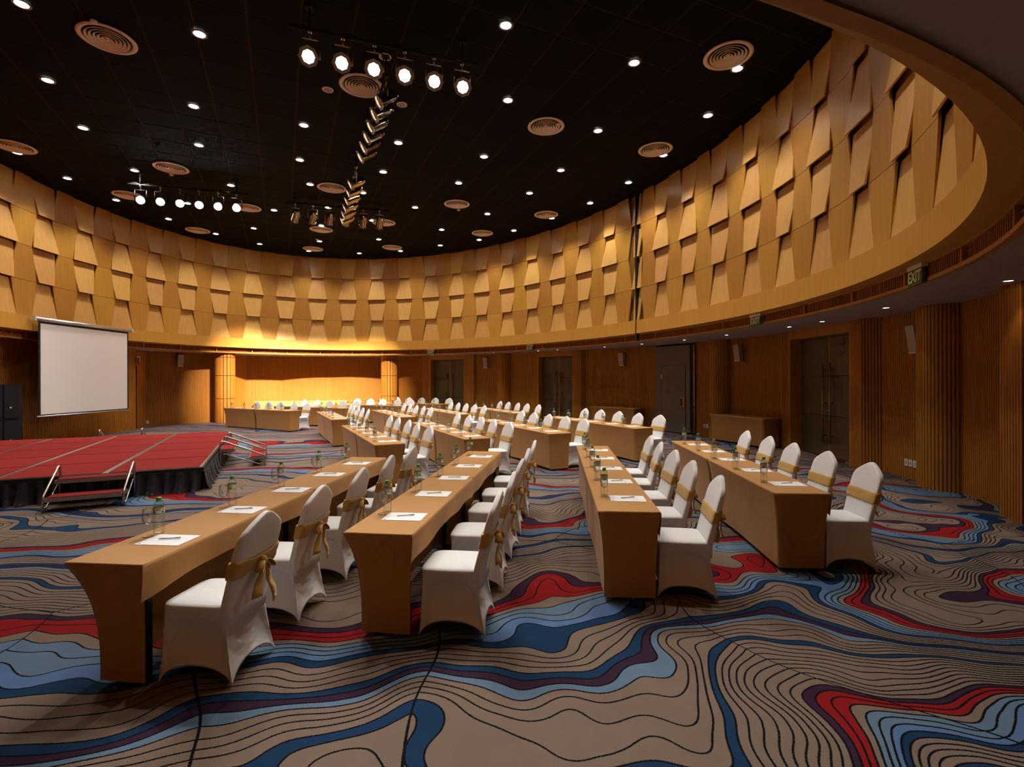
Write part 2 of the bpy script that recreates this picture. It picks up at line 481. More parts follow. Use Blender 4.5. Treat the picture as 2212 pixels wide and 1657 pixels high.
# centres of the panel columns along the curve, measured from the photograph
EVEN = [54, 143, 226, 302, 371, 440.7, 511.4, 582.9, 652.6, 719.6, 783, 845.4, 901.5, 960.3, 1013.6, 1068.8, 1123, 1178, 1233.6, 1290.6, 1346]
ev = []
for px in EVEN:
    th = ell_at_px(px, .03)[1]
    while th > -pi / 2: th -= 2 * pi
    ev.append(arc_at_th(th))
ev = [ev[0] + 3.9, ev[0] + 2.6, ev[0] + 1.3] + ev
ev2 = [-17.62, -18.74, -19.92, -21.14, -22.29, -23.39, -24.53, -25.69, -26.85, -28.0, -29.15, -30.3]
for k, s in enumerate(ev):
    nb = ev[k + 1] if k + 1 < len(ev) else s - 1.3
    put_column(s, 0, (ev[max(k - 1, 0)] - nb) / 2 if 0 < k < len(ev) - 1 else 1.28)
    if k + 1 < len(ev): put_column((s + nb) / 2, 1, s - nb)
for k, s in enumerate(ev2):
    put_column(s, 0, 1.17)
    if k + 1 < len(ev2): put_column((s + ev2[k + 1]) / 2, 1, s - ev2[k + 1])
# expansion joint in the drum (dark slit with a narrow upright on each side)
(jx, jy), jth = ell_at_px(1374)
js = arc_at_th(jth)
x2, y2 = ell(jth + 1e-3); jta = atan2(y2 - jy, x2 - jx)
for r in range(4):                       # half panels either side of the slit
    for sg in (-1, 1):
        wt, wb = ((.08, .17), (.17, .08))[(r + 1) % 2]
        wt, wb = wb, wt
        yt, yb = .12, .01; zb = Z_FT + (3 - r) * RH + .004; zt = zb + RH - .008
        f = [(sg * .035, yb, zb), (sg * (.035 + wb), yb, zb), (sg * (.035 + wt), yt, zt), (sg * .035, yt, zt)]
        m = MB(); m.add(f + [(x, y + .028, z) for x, y, z in f], [(0, 1, 2, 3), (7, 6, 5, 4), (0, 4, 5, 1), (1, 5, 6, 2), (2, 6, 7, 3), (3, 7, 4, 0)])
        o = link('panel', clean(m.mesh('panel', 'panel_wood')), drum, (jx, jy, 0), jta + pi)
mb = MB(); mb.box((0, .05, (Z_TRIM + Z_CEIL) / 2), (.04, .12, Z_CEIL - Z_TRIM))
build('joint_gap', mb, 'partition_dark', drum, (jx, jy, 0), jta + pi)

# ------------------------------------------------------------------ vent band under the fascia
band = struct(empty('trim_1')); 
mb = MB()
prof = [(.30, Z_FB), (.30, Z_TRIM + .05)]
mb.loft([[(*ell(2 * pi * i / NE, o_), z) for i in range(NE)] for o_, z in prof], True, True)
build('vent_back', mb, 'groove_wood', band)
mb = MB()
for zc, h in ((Z_FB - .012, .024), (Z_TRIM + .02, .045)):
    pr = [(.30, zc + h / 2), (.24, zc + h / 2), (.24, zc - h / 2), (.30, zc - h / 2)]
    mb.loft([[(*ell(2 * pi * i / NE, o_), z) for i in range(NE)] for o_, z in pr], True, False)
build('vent_rail', mb, 'trim_wood', band)
per = _S[_N // 2] - _S[0]
nseg = 46; slat = .026
gm = MB()
for k in range(26):
    gm.box(((k - 12.5) * .0515, .030, 0), (slat, .03, Z_FB - Z_TRIM - .06))
gme = gm.mesh('vent_slats', 'grille_wood')
sm_ = MB().box((0, .022, 0), (.035, .05, Z_FB - Z_TRIM - .05)).mesh('vent_mullion', 'trim_wood')
zc = (Z_FB + Z_TRIM + .03) / 2
for k in range(nseg):
    s = k * per / nseg
    for which in (0, 1):
        th = th_at_arc(s - per / 2 + (0 if which else per / nseg / 2)); x, y = ell(th, .24)
        x2, y2 = ell(th + 1e-3, .24); ta = atan2(y2 - y, x2 - x)
        o = link('vent_mullion' if which else 'vent_slats', sm_ if which else gme, band, (x, y, zc), ta + pi)

# ------------------------------------------------------------------ soffit ceiling under the drum's rim
mb = MB()
mb.loft([[(*ell(2 * pi * i / NE, o_), Z_SOF - .025) for i in range(NE)] for o_ in (.27, 6.0)], True, False)
mb.loft([[(*ell(2 * pi * i / NE, o_), Z_SOF + .1) for i in range(NE)] for o_ in (.27, 6.0)], True, False)
struct(build('ceiling_soffit', mb, 'soffit_paint'))
Z_W = Z_SOF - .02

# ------------------------------------------------------------------ outer walls of upright slats
WALLS = []
def wall(name, pts, pitch=.047, z0=0.0, z1=Z_W, parent=None):
    """pts run so that the hall lies on the left-hand side"""
    back = MB(); sl = MB(); WALLS.append(pts)
    for (x0, y0), (x1, y1) in zip(pts, pts[1:]):
        L = hypot(x1 - x0, y1 - y0); ux, uy = (x1 - x0) / L, (y1 - y0) / L; nx, ny = -uy, ux
        back.add([(x0, y0, z0), (x1, y1, z0), (x1, y1, z1), (x0, y0, z1)], [(0, 1, 2, 3)])
        n = max(1, int(L / pitch)); p = L / n
        for k in range(n):
            a, b = k * p + p * .12, (k + 1) * p - p * .12; d = .014
            A = (x0 + ux * a, y0 + uy * a); B = (x0 + ux * b, y0 + uy * b)
            A2 = (A[0] + nx * d, A[1] + ny * d); B2 = (B[0] + nx * d, B[1] + ny * d)
            sl.add([(*A, z0), (*A2, z0), (*B2, z0), (*B, z0), (*A, z1), (*A2, z1), (*B2, z1), (*B, z1)],
                   [(0, 1, 5, 4), (1, 2, 6, 5), (2, 3, 7, 6)])
    b = build(name, back, 'groove_wood', parent)
    if parent is None: struct(b)
    s = build('slats', sl, 'slat_wood', b); s['kind'] = 'stuff'
    return b
def jamb(name, pts, parent=None):
    return wall(name, pts, parent=parent)
# going round counter-clockwise: right side, back, stage side, and behind the camera
wall('wall_right_near', [(6.05, 4.3), (6.35, 5.9), (6.16, 6.08), (6.25, 6.46), (6.66, 6.62), (6.70, 6.93), (6.92, 7.75), (6.98, 8.6), (7.05, 9.55), (6.80, 9.80), (6.86, 10.22)])
wall('wall_right', [(6.86, 12.52), (6.88, 12.88), (7.0, 12.95), (6.62, 14.2), (6.38, 14.85), (6.15, 15.35), (5.86, 16.05), (5.98, 16.22)])
wall('wall_back_right', [(5.35, 17.72), (5.02, 17.45), (4.0, 18.7), (2.93, 19.84), (2.72, 19.82), (2.43, 20.05)])
wall('wall_back_center', [(1.05, 21.28), (.80, 21.46), (.72, 21.62), (-.02, 22.2), (-.62, 22.62), (-1.66, 23.12), (-1.74, 23.02), (-2.2, 23.25)])
wall('wall_back', [(-3.95, 24.05), (-4.28, 24.2), (-4.36, 24.42), (-5.6, 25.1), (-6.4, 25.3), (-9.0, 25.05), (-11.2, 24.5), (-12.4, 23.5), (-12.75, 22.0), (-12.72, 21.7), (-14.35, 19.7), (-13.95, 18.75)])
wall('wall_left', [(-13.62, 18.25), (-13.52, 18.0), (-13.78, 15.6), (-13.86, 14.0), (-13.72, 12.2), (-13.2, 10.2)])
wall('wall_front', [(-13.2, 10.2), (-11.6, 6.4), (-9.2, 3.0), (-6.2, .2), (-3.0, -1.7), (0, -2.4), (2.6, -1.5), (4.3, .6), (5.5, 2.7), (6.05, 4.3)], pitch=.1)
def wall_at_px(x):
    dx, dy = px_dir(x); best = None
    for pts in WALLS:
        for (x0, y0), (x1, y1) in zip(pts, pts[1:]):
            ex, ey = x1 - x0, y1 - y0; den = dx * ey - dy * ex
            if abs(den) < 1e-9: continue
            k = (x0 * ey - y0 * ex) / den; t = (x0 * dy - y0 * dx) / den
            if k > 0 and -0.001 <= t <= 1.001 and (best is None or k < best[0]):
                L = hypot(ex, ey); best = (k, (dx * k, dy * k), atan2(ey, ex))
    return best[1], best[2]

# fluted half-round columns
def column(name, c, r, tiers=None, ribs=24, label='', depthf=1.0):
    root = struct(empty(name, (c[0], c[1], 0)))
    mb = MB(); mb.lathe([(r - .025, 0), (r - .025, Z_W)], 36); build('core', mb, 'groove_wood', root)
    mb = MB(); zs = tiers or [0, Z_W]
    for a in range(ribs):
        an = 2 * pi * a / ribs
        for z0, z1 in zip(zs, zs[1:]):
            mb.box((cos(an) * (r - .02), sin(an) * (r - .02), (z0 + z1) / 2), (.05, 2 * pi * r / ribs * .76, z1 - z0 - (.02 if tiers else 0)), an)
    o = build('ribs', mb, 'slat_wood', root); o['kind'] = 'stuff'
    return root
column('trim_2', (7.02, 8.12), .40, ribs=50)
column('trim_3', (6.28, 15.12), .36, ribs=44)
column('trim_4', (-.32, 22.42), .34, ribs=42)
column('trim_5', (-5.85, 24.05), .37, [0, 1.02, 1.98, 2.74, Z_W], ribs=18)
column('trim_6', (-12.08, 21.25), .37, [0, 1.02, 1.98, 2.74, Z_W], ribs=18)

# ------------------------------------------------------------------ double doors
def double_door(name, p0, p1, head=2.72, seams=(.93, 1.83), f_right=.03):
    """p0 to p1 as the walls run (hall on the left); leaves set back in a timber lining"""
    L = hypot(p1[0] - p0[0], p1[1] - p0[1]); a = atan2(p1[1] - p0[1], p1[0] - p0[0])
    root = struct(empty(name, (p0[0], p0[1], 0), a))      # local x along the wall, y into the hall
    rec = .30; f0, fw = f_right, .09
    mb = MB()
    mb.box((f0 / 2, -rec / 2, Z_W / 2), (f0, rec + .02, Z_W)); mb.box((L - fw / 2, -rec / 2, Z_W / 2), (fw, rec + .02, Z_W))
    mb.box(((L + f0 - fw) / 2, -rec / 2, (head + Z_W) / 2), (L - f0 - fw, rec + .02, Z_W - head))
    build('door_lining', mb, 'slat_wood', root)
    x0, x1 = f0, L - fw; mid = (x0 + x1) / 2
    for k, (a0, a1) in enumerate(((x0 + .01, mid - .022), (mid + .022, x1 - .01))):
        leaf = build('door_leaf', MB().box(((a0 + a1) / 2, -rec - .02, head / 2), (a1 - a0, .04, head - .01)), 'partition_dark', root)
        zs = [.012, *seams, head - .012]
        for z0, z1 in zip(zs, zs[1:]):
            build('door_panel', MB().box(((a0 + a1) / 2, -rec + .012, (z0 + z1) / 2), (a1 - a0 - .006, .03, z1 - z0 - .012)), 'door_leather', leaf)
        hx = mid + (-.13 if k == 0 else .13); yb = -rec + .10
        h = MB(); h.tube([(hx, yb, .33), (hx, yb, 2.12)], .019, 10)
        ho = build('pull_bar', h, 'bronze', leaf)
        h = MB()
        for z in (.48, 1.22, 1.97): h.tube([(hx, -rec + .02, z), (hx, yb, z)], .011, 8)
        build('standoff', h, 'black_metal', ho)
        if k == 1:
            h = MB(); h.lathe([(.024, 0), (.024, .012), (.0, .012)], 16, (mid + .055, -rec + .027, 1.04), M=Matrix.Rotation(radians(-90), 3, 'X'))
            build('lock', h, 'bronze', leaf)
    build('door_edge', MB().box((mid, -rec + .015, head / 2), (.04, .03, head)), 'trim_wood', root)
    return root
double_door('door_1', (6.86, 10.22), (6.86, 12.52))
double_door('door_2', (2.43, 20.05), (1.05, 21.28))
double_door('door_3', (-2.2, 23.25), (-3.95, 24.05))
# dark opening at the extreme right and the timber door at the stage corner
mb = MB(); mb.box((6.24, 5.1, 1.32), (.06, 1.45, 2.64), radians(-10.6)); struct(build('door_4', mb, 'door_leather'))
r = struct(empty('door_5', (-13.95, 18.75, 0), atan2(18.25 - 18.75, -13.62 + 13.95)))
LL = hypot(.33, .5)
build('door_leaf', MB().box((LL / 2, -.05, 1.15), (LL, .04, 2.30)), 'trim_wood', r)
build('door_head', MB().box((LL / 2, -.03, 2.62), (LL, .08, .62)), 'slat_wood', r)
# folding partition parked in the right-hand corner
p0, p1 = (5.86, 16.12), (5.02, 17.55)
L = hypot(p1[0] - p0[0], p1[1] - p0[1]); a = atan2(p1[1] - p0[1], p1[0] - p0[0])
r = struct(empty('door_6', (p0[0], p0[1], 0), a))
build('partition_panel', MB().box((L / 2 + .06, .06, 1.46), (L - .14, .10, 2.84)), 'partition_grey', r)
build('partition_edge', MB().box((.015, .02, 1.46), (.07, .16, 2.84)), 'partition_dark', r)
build('edge_strip', MB().box((-.045, .06, 1.46), (.025, .12, 2.84)), 'bronze', r)
pd = build('pass_door', MB().box((.80, .115, 1.12), (.98, .014, 2.20)), 'partition_grey', r)
mb = MB()
mb.box((.80, .112, 2.228), (1.0, .012, .012)); mb.box((.303, .112, 1.12), (.012, .012, 2.22)); mb.box((1.297, .112, 1.12), (.012, .012, 2.22))
build('door_gap', mb, 'partition_dark', pd)
build('hinge', MB().box((1.297, .125, 1.86), (.06, .012, .14)), 'bronze', pd)
lk = MB(); lk.box((.43, .125, 1.02), (.16, .012, .30)); hd = build('lock_plate', lk, 'bronze', pd)
build('lock_recess', MB().box((.45, .133, 1.02), (.09, .008, .24)), 'partition_dark', pd)
build('track', MB().box((L / 2 + .3, .06, 2.93), (L + 1.4, .06, .02)), 'partition_dark', r)

# ------------------------------------------------------------------ lights in the ceilings
def spot(parent, watts, angle, blend, radius, color, loc=(0, 0, 0), aim=None):
    ld = bpy.data.lights.new('spot', 'SPOT'); ld.energy = watts; ld.spot_size = radians(angle); ld.spot_blend = blend
    ld.shadow_soft_size = radius; ld.color = color
    o = bpy.data.objects.new('lamp', ld); COL.objects.link(o); o.location = loc; o.parent = parent
    if aim is not None: o.rotation_euler = Vector(aim).to_track_quat('-Z', 'Y').to_euler()
    return o
dl_ring = MB(); dl_ring.lathe([(.085, 0), (.115, 0), (.115, -.012), (.085, -.012), (.085, 0)], 28)
dl_ring = dl_ring.mesh('trim_ring', 'lamp_frame')
dl_lens = MB(); dl_lens.lathe([(.0001, -.006), (.088, -.006)], 24); dl_lens = dl_lens.mesh('lens', 'lens_white')
DL = [(49, 8), (433, 73), (105, 173), (420, 229), (181, 276), (39, 330), (147, 385), (292, 368), (431, 313), (658, 270), (649, 345), (500, 400), (252, 432),
      (365, 473), (549, 493), (593, 454), (671, 398), (467, 505), (562, 527), (829, 371), (862, 308), (785, 416), (710, 448), (695, 487), (805, 476), (691, 521),
      (668, 542), (819, 517), (777, 547), (866, 542), (898, 448), (955, 496), (952, 530), (1036, 518), (1047, 338), (992, 395), (1099, 216), (1095, 54), (1054, 462),
      (406, 439), (1372, 135), (1595, 148), (1531, 249), (1293.5, 282), (1434.5, 335), (1213, 367.5), (1359, 394), (1145, 417), (1276, 438.5), (1193, 471), (1111, 498)]
dlp = [at(x, y, Z_CEIL) for x, y in DL] + [(-3.2, 6.1), (-.9, 6.3), (1.3, 6.1), (3.2, 5.9)]      # the last four, unseen above the picture, are added to brighten the foreground
dlp.sort(key=lambda p: hypot(*p))
for i, (x, y) in enumerate(dlp):
    r = inst('ceiling_downlight', [('trim_ring', dl_ring, None, None), ('lens', dl_lens, None, 'glowing white lens')], (x, y, Z_CEIL), 0,
             f'recessed downlight in the dark high ceiling, {nth(i)} nearest to the camera', 'downlight', 'downlights in the high ceiling')
    spot(r, P_DOWN, 112, .75, .07, (1.0, .945, .88), (0, 0, -.03))
s_ring = MB(); s_ring.lathe([(.045, 0), (.062, 0), (.062, -.008), (.045, -.008)], 20); s_ring = s_ring.mesh('trim_ring', 'plastic_white')
s_lens = MB(); s_lens.lathe([(.0001, -.004), (.046, -.004)], 16); s_lens = s_lens.mesh('lens', 'lens_small')
SL = [(1478.6, 734.2), (1569.6, 723.5), (1705.4, 705.9), (1776.7, 694.2), (1914.7, 664.4), (2179, 606), (1066.6, 761.3), (1163, 757.7), (1204.6, 755.5), (1306.4, 749.4),
      (1386.8, 743), (655.4, 767.8), (739, 768.2), (815.5, 768), (934.6, 766.4), (977, 764.9), (327.8, 756.9), (343.8, 759.8), (410.5, 762.3), (578, 766.6)]
slp = sorted((at(x, y, Z_SOF - .025) for x, y in SL), key=lambda p: hypot(*p))
for i, (x, y) in enumerate(slp):
    r = inst('soffit_downlight', [('trim_ring', s_ring, None, None), ('lens', s_lens, None, None)], (x, y, Z_SOF - .025), 0,
             f'small downlight in the low pale soffit, {nth(i)} nearest to the camera', 'downlight', 'small downlights in the soffit')
    spot(r, P_SOFF, 75, .6, .03, (1.0, .82, .62), (0, 0, -.02))
# round air diffusers
vm = [('rim', MB().lathe([(.33, 0), (.40, 0), (.405, -.012), (.36, -.03), (.33, -.012), (.33, 0)], 36).mesh('rim', 'diffuser_white'), None, None)]
vm.append(('throat', MB().lathe([(.0001, .004), (.335, .004)], 30).mesh('throat', 'black_metal'), None, None))
for r0 in (.29, .235, .18, .125, .07):
    vm.append(('cone', MB().lathe([(r0 - .022, .0), (r0, -.026), (r0 + .010, -.026), (r0 - .012, .0)], 32).mesh('cone', 'diffuser_white'), None, None))
vm.append(('hub', MB().lathe([(.0001, -.03), (.035, -.026), (.035, 0)], 20).mesh('hub', 'diffuser_white'), None, None))
VT = [(234, 82), (33, 316), (371, 362), (278, 421), (536, 448), (428, 497), (783, 184), (718, 405), (695, 495), (677, 537), (830, 480), (848, 534), (988, 440), (1043, 503), (1181, 272),
      (1575, 119), (1417, 322), (1181, 463)]
vtp = sorted((at(x, y, Z_CEIL) for x, y in VT), key=lambda p: hypot(*p))
for i, (x, y) in enumerate(vtp):
    inst('air_diffuser', vm, (x, y, Z_CEIL - .006), 0, f'round beige air diffuser with concentric rings, {nth(i)} nearest to the camera', 'air vent', 'round diffusers in the high ceiling')
# detectors and small ceiling speakers
det = [('base', MB().lathe([(.0001, -.02), (.03, -.035), (.05, -.02), (.055, 0)], 20).mesh('base', 'diffuser_white'), None, None)]
spk = [('rim', MB().lathe([(.08, 0), (.105, 0), (.105, -.012), (.08, -.012)], 24).mesh('rim', 'diffuser_white'), None, None),
       ('grille', MB().lathe([(.0001, -.006), (.082, -.006)], 20).mesh('grille', 'lamp_frame'), None, None)]
for (x, y), kind, lb in (((206, 46), det, 'smoke detector beside the air diffuser at upper left'), ((372, 377), det, 'smoke detector just below a diffuser, left of the stage lamps'),
                         ((1208, 268), det, 'smoke detector touching a diffuser right of the bar of gold lamps'), ((992, 453), det, 'small smoke detector under a far diffuser in mid ceiling'),
                         ((686, 517), det, 'smoke detector beside a downlight near the far ceiling edge'), ((834, 122), spk, 'round ceiling speaker behind the near row of lamps'),
                         ((710, 193), spk, 'round ceiling speaker left of the nearest large diffuser'), ((870, 225), spk, 'round ceiling speaker right of the bar of gold lamps')):
    x, y = at(x, y, Z_CEIL)
    inst('smoke_detector' if kind is det else 'ceiling_speaker', kind, (x, y, Z_CEIL), 0, lb, 'detector' if kind is det else 'speaker')

# ------------------------------------------------------------------ stage lighting bars
def par_meshes(aim, yoke_dir, finish, lens, octagon, led=False):
    a = Vector(aim).normalized(); M = a.to_track_quat('Z', 'Y').to_matrix()
    body = MB()
    if led: body.lathe([(.0001, -.16), (.09, -.15), (.105, -.08), (.105, .07), (.099, .07)], 22, M=M)
    else:
        body.lathe([(.0001, -.24), (.05, -.235), (.075, -.20), (.085, -.17), (.098, -.165), (.098, -.13), (.107, -.125), (.107, .12), (.118, .125), (.118, .15), (.104, .15), (.100, .06)], 24, M=M)
    parts = [('body', body.mesh('body', finish), None, None)]
    ln = MB(); ln.lathe([(.0001, .052), (.098, .052)], 22, M=M); parts.append(('lens', ln.mesh('lens', lens), None, 'glowing lens'))
    if octagon:
        fr = MB(); fr.lathe([(.092, .152), (.145, .152), (.145, .160), (.092, .160), (.092, .152)], 8, M=M, smooth=False); parts.append(('colour_frame', fr.mesh('colour_frame', 'lamp_frame'), None, None))
    yk = MB(); y = Vector(yoke_dir).normalized() * .135
    yk.tube([(y.x, y.y, -.02), (y.x, y.y, .26)], .010, 6); yk.tube([(-y.x, -y.y, -.02), (-y.x, -y.y, .26)], .010, 6); yk.tube([(-y.x, -y.y, .26), (y.x, y.y, .26)], .010, 6)
    parts.append(('yoke', yk.mesh('yoke', 'steel' if finish == 'chrome' else 'black_metal'), None, None))
    ck = MB(); ck.tube([(0, 0, .26), (0, 0, .36)], .012, 6); ck.box((0, 0, .38), (.05, .05, .05)); parts.append(('clamp', ck.mesh('clamp', 'steel'), None, None))
    return parts
def bar(px0, px1, n, aim, finish, lens, octagon, led, label, lamp_label, cast, watts, angle, color, z=6.60, fan=0.0):
    a, b = at(*px0, z), at(*px1, z)
    d = Vector((b[0] - a[0], b[1] - a[1], 0)); u = d.normalized()
    parts = par_meshes(aim, u, finish, lens, octagon, led)
    zb = z + .40
    A, B = Vector((*a, zb)) - u * .30, Vector((*b, zb)) + u * .30
    root = tag(empty('lighting_bar', ((A + B) / 2)[:3]), label, 'lighting bar', 'ceiling lighting bars')
    mb = MB(); h = (B - A) / 2; mb.tube([tuple(-h), tuple(h)], .024, 10); build('bar_tube', mb, 'black_cloth', root)
    for s in (-.8, .8):
        mb = MB(); mb.tube([tuple(h * s), tuple(h * s + Vector((0, 0, Z_CEIL - zb)))], .018, 8); mb.box(tuple(h * s + Vector((0, 0, Z_CEIL - zb - .01))), (.12, .12, .02))
        build('hanger', mb, 'black_cloth', root)
    mb = MB(); pts = []
    for k in range(25):
        t = -1 + 2 * k / 24; pts.append(tuple(h * t * .95 + Vector((0, 0, .03 + .025 * sin(k * 2.1)))))
    mb.tube(pts, .010, 6); build('cable', mb, 'black_cloth', root)
    for k in range(n):
        p = Vector((*a, z)) + d * (k / (n - 1))
        am = Vector(aim) + u * fan * (k / (n - 1) - .5)
        if fan: parts = par_meshes(am, u, finish, lens, octagon, led)
        r = inst('stage_spotlight', parts, tuple(p), 0, f'{lamp_label}, {ORD[k]} lamp from the {"left" if abs(u.x) > .7 else "near end"}', 'stage light', label)
        if cast: spot(r, watts, angle, .9, .10, color, tuple(am.normalized() * .18), am)
CAMD = lambda x, y, z: (-x, -y, HC - z)
a_ = at(840, 150, 6.6)
bar((672, 122), (1000, 187), 6, (a_[0] * -.10, -1.0, -.66), 'chrome', 'lens_par', True, False, 'near bar of six lamps facing the camera', 'par can with octagonal frame facing the camera', True, P_PAR * .75, 64, (1, .95, .90))
bar((836, 213), (793, 334), 6, (-.85, -.30, -.55), 'chrome', 'lens_par', True, False, 'bar of polished lamps angled left, nearer one', 'gold-lit chrome par can on the nearer angled bar', True, P_PAR * .35, 50, (1, .95, .88))
bar((770, 395), (750, 475), 6, (-.85, -.30, -.45), 'chrome', 'lens_par', True, False, 'bar of polished lamps angled left, farther one', 'gold-lit chrome par can on the farther angled bar', True, P_PAR * .35, 50, (1, .95, .88))
bar((639, 468), (821, 482), 6, (-.44, .80, -.63), 'chrome', 'lens_par', True, False, 'far bar of lamps turned to the back wall', 'chrome par can turned to the back wall', True, P_PAR * 19, 29, (1, .88, .70), z=6.78, fan=.30)
bar((305, 432), (512, 449), 6, (.45, -.80, -.42), 'black_metal', 'lens_led', False, True, 'bar of black lamps with bluish glare at left', 'black lamp with bluish glaring lens', True, P_PAR * .3, 50, (.9, .95, 1))

# ------------------------------------------------------------------ exit signs, wall speakers, sockets
def text_mesh(txt, size, material, depth=.002):
    cu = bpy.data.curves.new('t', 'FONT'); cu.body = txt; cu.size = size; cu.extrude = depth; cu.align_x = 'CENTER'; cu.align_y = 'CENTER'; cu.offset = size * .02
    o = bpy.data.objects.new('t', cu); COL.objects.link(o)
    bpy.context.view_layer.update()
    me = bpy.data.meshes.new_from_object(o.evaluated_get(bpy.context.evaluated_depsgraph_get()))
    bpy.data.objects.remove(o); bpy.data.curves.remove(cu)
    me.transform(Matrix.Rotation(radians(90), 4, 'X')); me.materials.clear(); me.materials.append(MATS[material]); return me
ex_txt = text_mesh('EXIT', .185, 'exit_white')
ex_txt.transform(Matrix.Diagonal((.86, 1, 1, 1))); ex_txt.transform(Matrix.Translation((0, -.021, -.115)))
ex = [('sign_panel', MB().box((0, 0, -.115), (.36, .036, .19)).mesh('sign_panel', 'exit_green'), None, None), ('lettering', ex_txt, 0, 'white EXIT lettering'),
      ('housing', MB().box((0, .01, .01), (.37, .07, .06)).mesh('housing', 'plastic_white'), None, None)]
for (px, lb) in ((931, 'green EXIT sign above the leftmost grey double door'), (1145, 'green EXIT sign above the middle double door'), (1633, 'green EXIT sign left of the large right-hand door'),
                 (1980, 'green EXIT sign at far right, nearest the camera')):
    (x, y), th = ell_at_px(px, .20); x2, y2 = ell(th + 1e-3, .20); ta = atan2(y2 - y, x2 - x) + pi
    inst('exit_sign', ex, (x, y, 3.115), ta, lb, 'exit sign', 'exit signs on the vent band')
inst('exit_sign', ex, (-13.62, 18.42, 2.62), radians(-58) + pi, 'exit sign seen edge-on above the timber door by the stage', 'exit sign', 'exit signs on the vent band')
ws = MB()
ws.loft([[(-.10, -.02, .24), (.10, -.02, .24), (.10, -.20, .24), (-.10, -.20, .24)], [(-.10, -.02, -.20), (.10, -.02, -.20), (.10, -.13, -.20), (-.10, -.13, -.20)]], True, False, True, True)
wsp = [('cabinet', clean(ws.mesh('cabinet', 'speaker_grey')), None, None), ('bracket', MB().box((0, 0, .02), (.08, .05, .12)).mesh('bracket', 'speaker_grey'), None, None),
       ('badge_strip', MB().box((0, -.075, -.215), (.20, .115, .03)).mesh('badge_strip', 'plastic_white'), None, None)]
for px, z, lb in ((387, 2.58, 'grey wall speaker on the slatted wall between stage and column'), (1052, 2.52, 'grey wall speaker between the two far double doors'), (1348, 2.50, 'grey wall speaker left of the folding partition'),
                  (1602, 2.50, 'grey wall speaker right of the folding partition'), (1994, 2.42, 'grey wall speaker beside the nearest fluted column')):
    (x, y), a = wall_at_px(px)
    nx, ny = -sin(a), cos(a)
    inst('wall_speaker', wsp, (x + nx * .03, y + ny * .03, z), a + pi, lb, 'speaker', 'wall speakers')
so = [('plate', MB().box((0, -.006, 0), (.085, .012, .12)).mesh('plate', 'plastic_white'), None, None), ('socket', MB().box((0, -.013, -.005), (.03, .004, .04)).mesh('socket', 'lamp_frame'), None, None)]
for px, py, lb in ((1523, 920, 'white wall socket right of the partition'), (1529, 920.5, 'white wall socket right of the partition'), (1535, 921, 'white wall socket right of the partition'), (1960, 998.5, 'white wall socket near the floor left of fluted column'), (1969.5, 1000.5, 'white wall socket near the floor left of fluted column'), (1979, 1003, 'white wall socket near the floor left of fluted column'), (318, 912, 'white wall socket on slatted wall behind the stage corner')):
    (x, y), a = wall_at_px(px); z = HC - (py - uv(px)) / F * y
    k = {1523: 'left', 1529: 'middle', 1535: 'right', 1960: 'left', 1969.5: 'middle', 1979: 'right', 318: ''}[px]
    inst('wall_socket', so, (x - sin(a) * .016, y + cos(a) * .016, z), a + pi, f'{lb}, {k} one of three' if k else lb, 'socket', 'wall sockets')

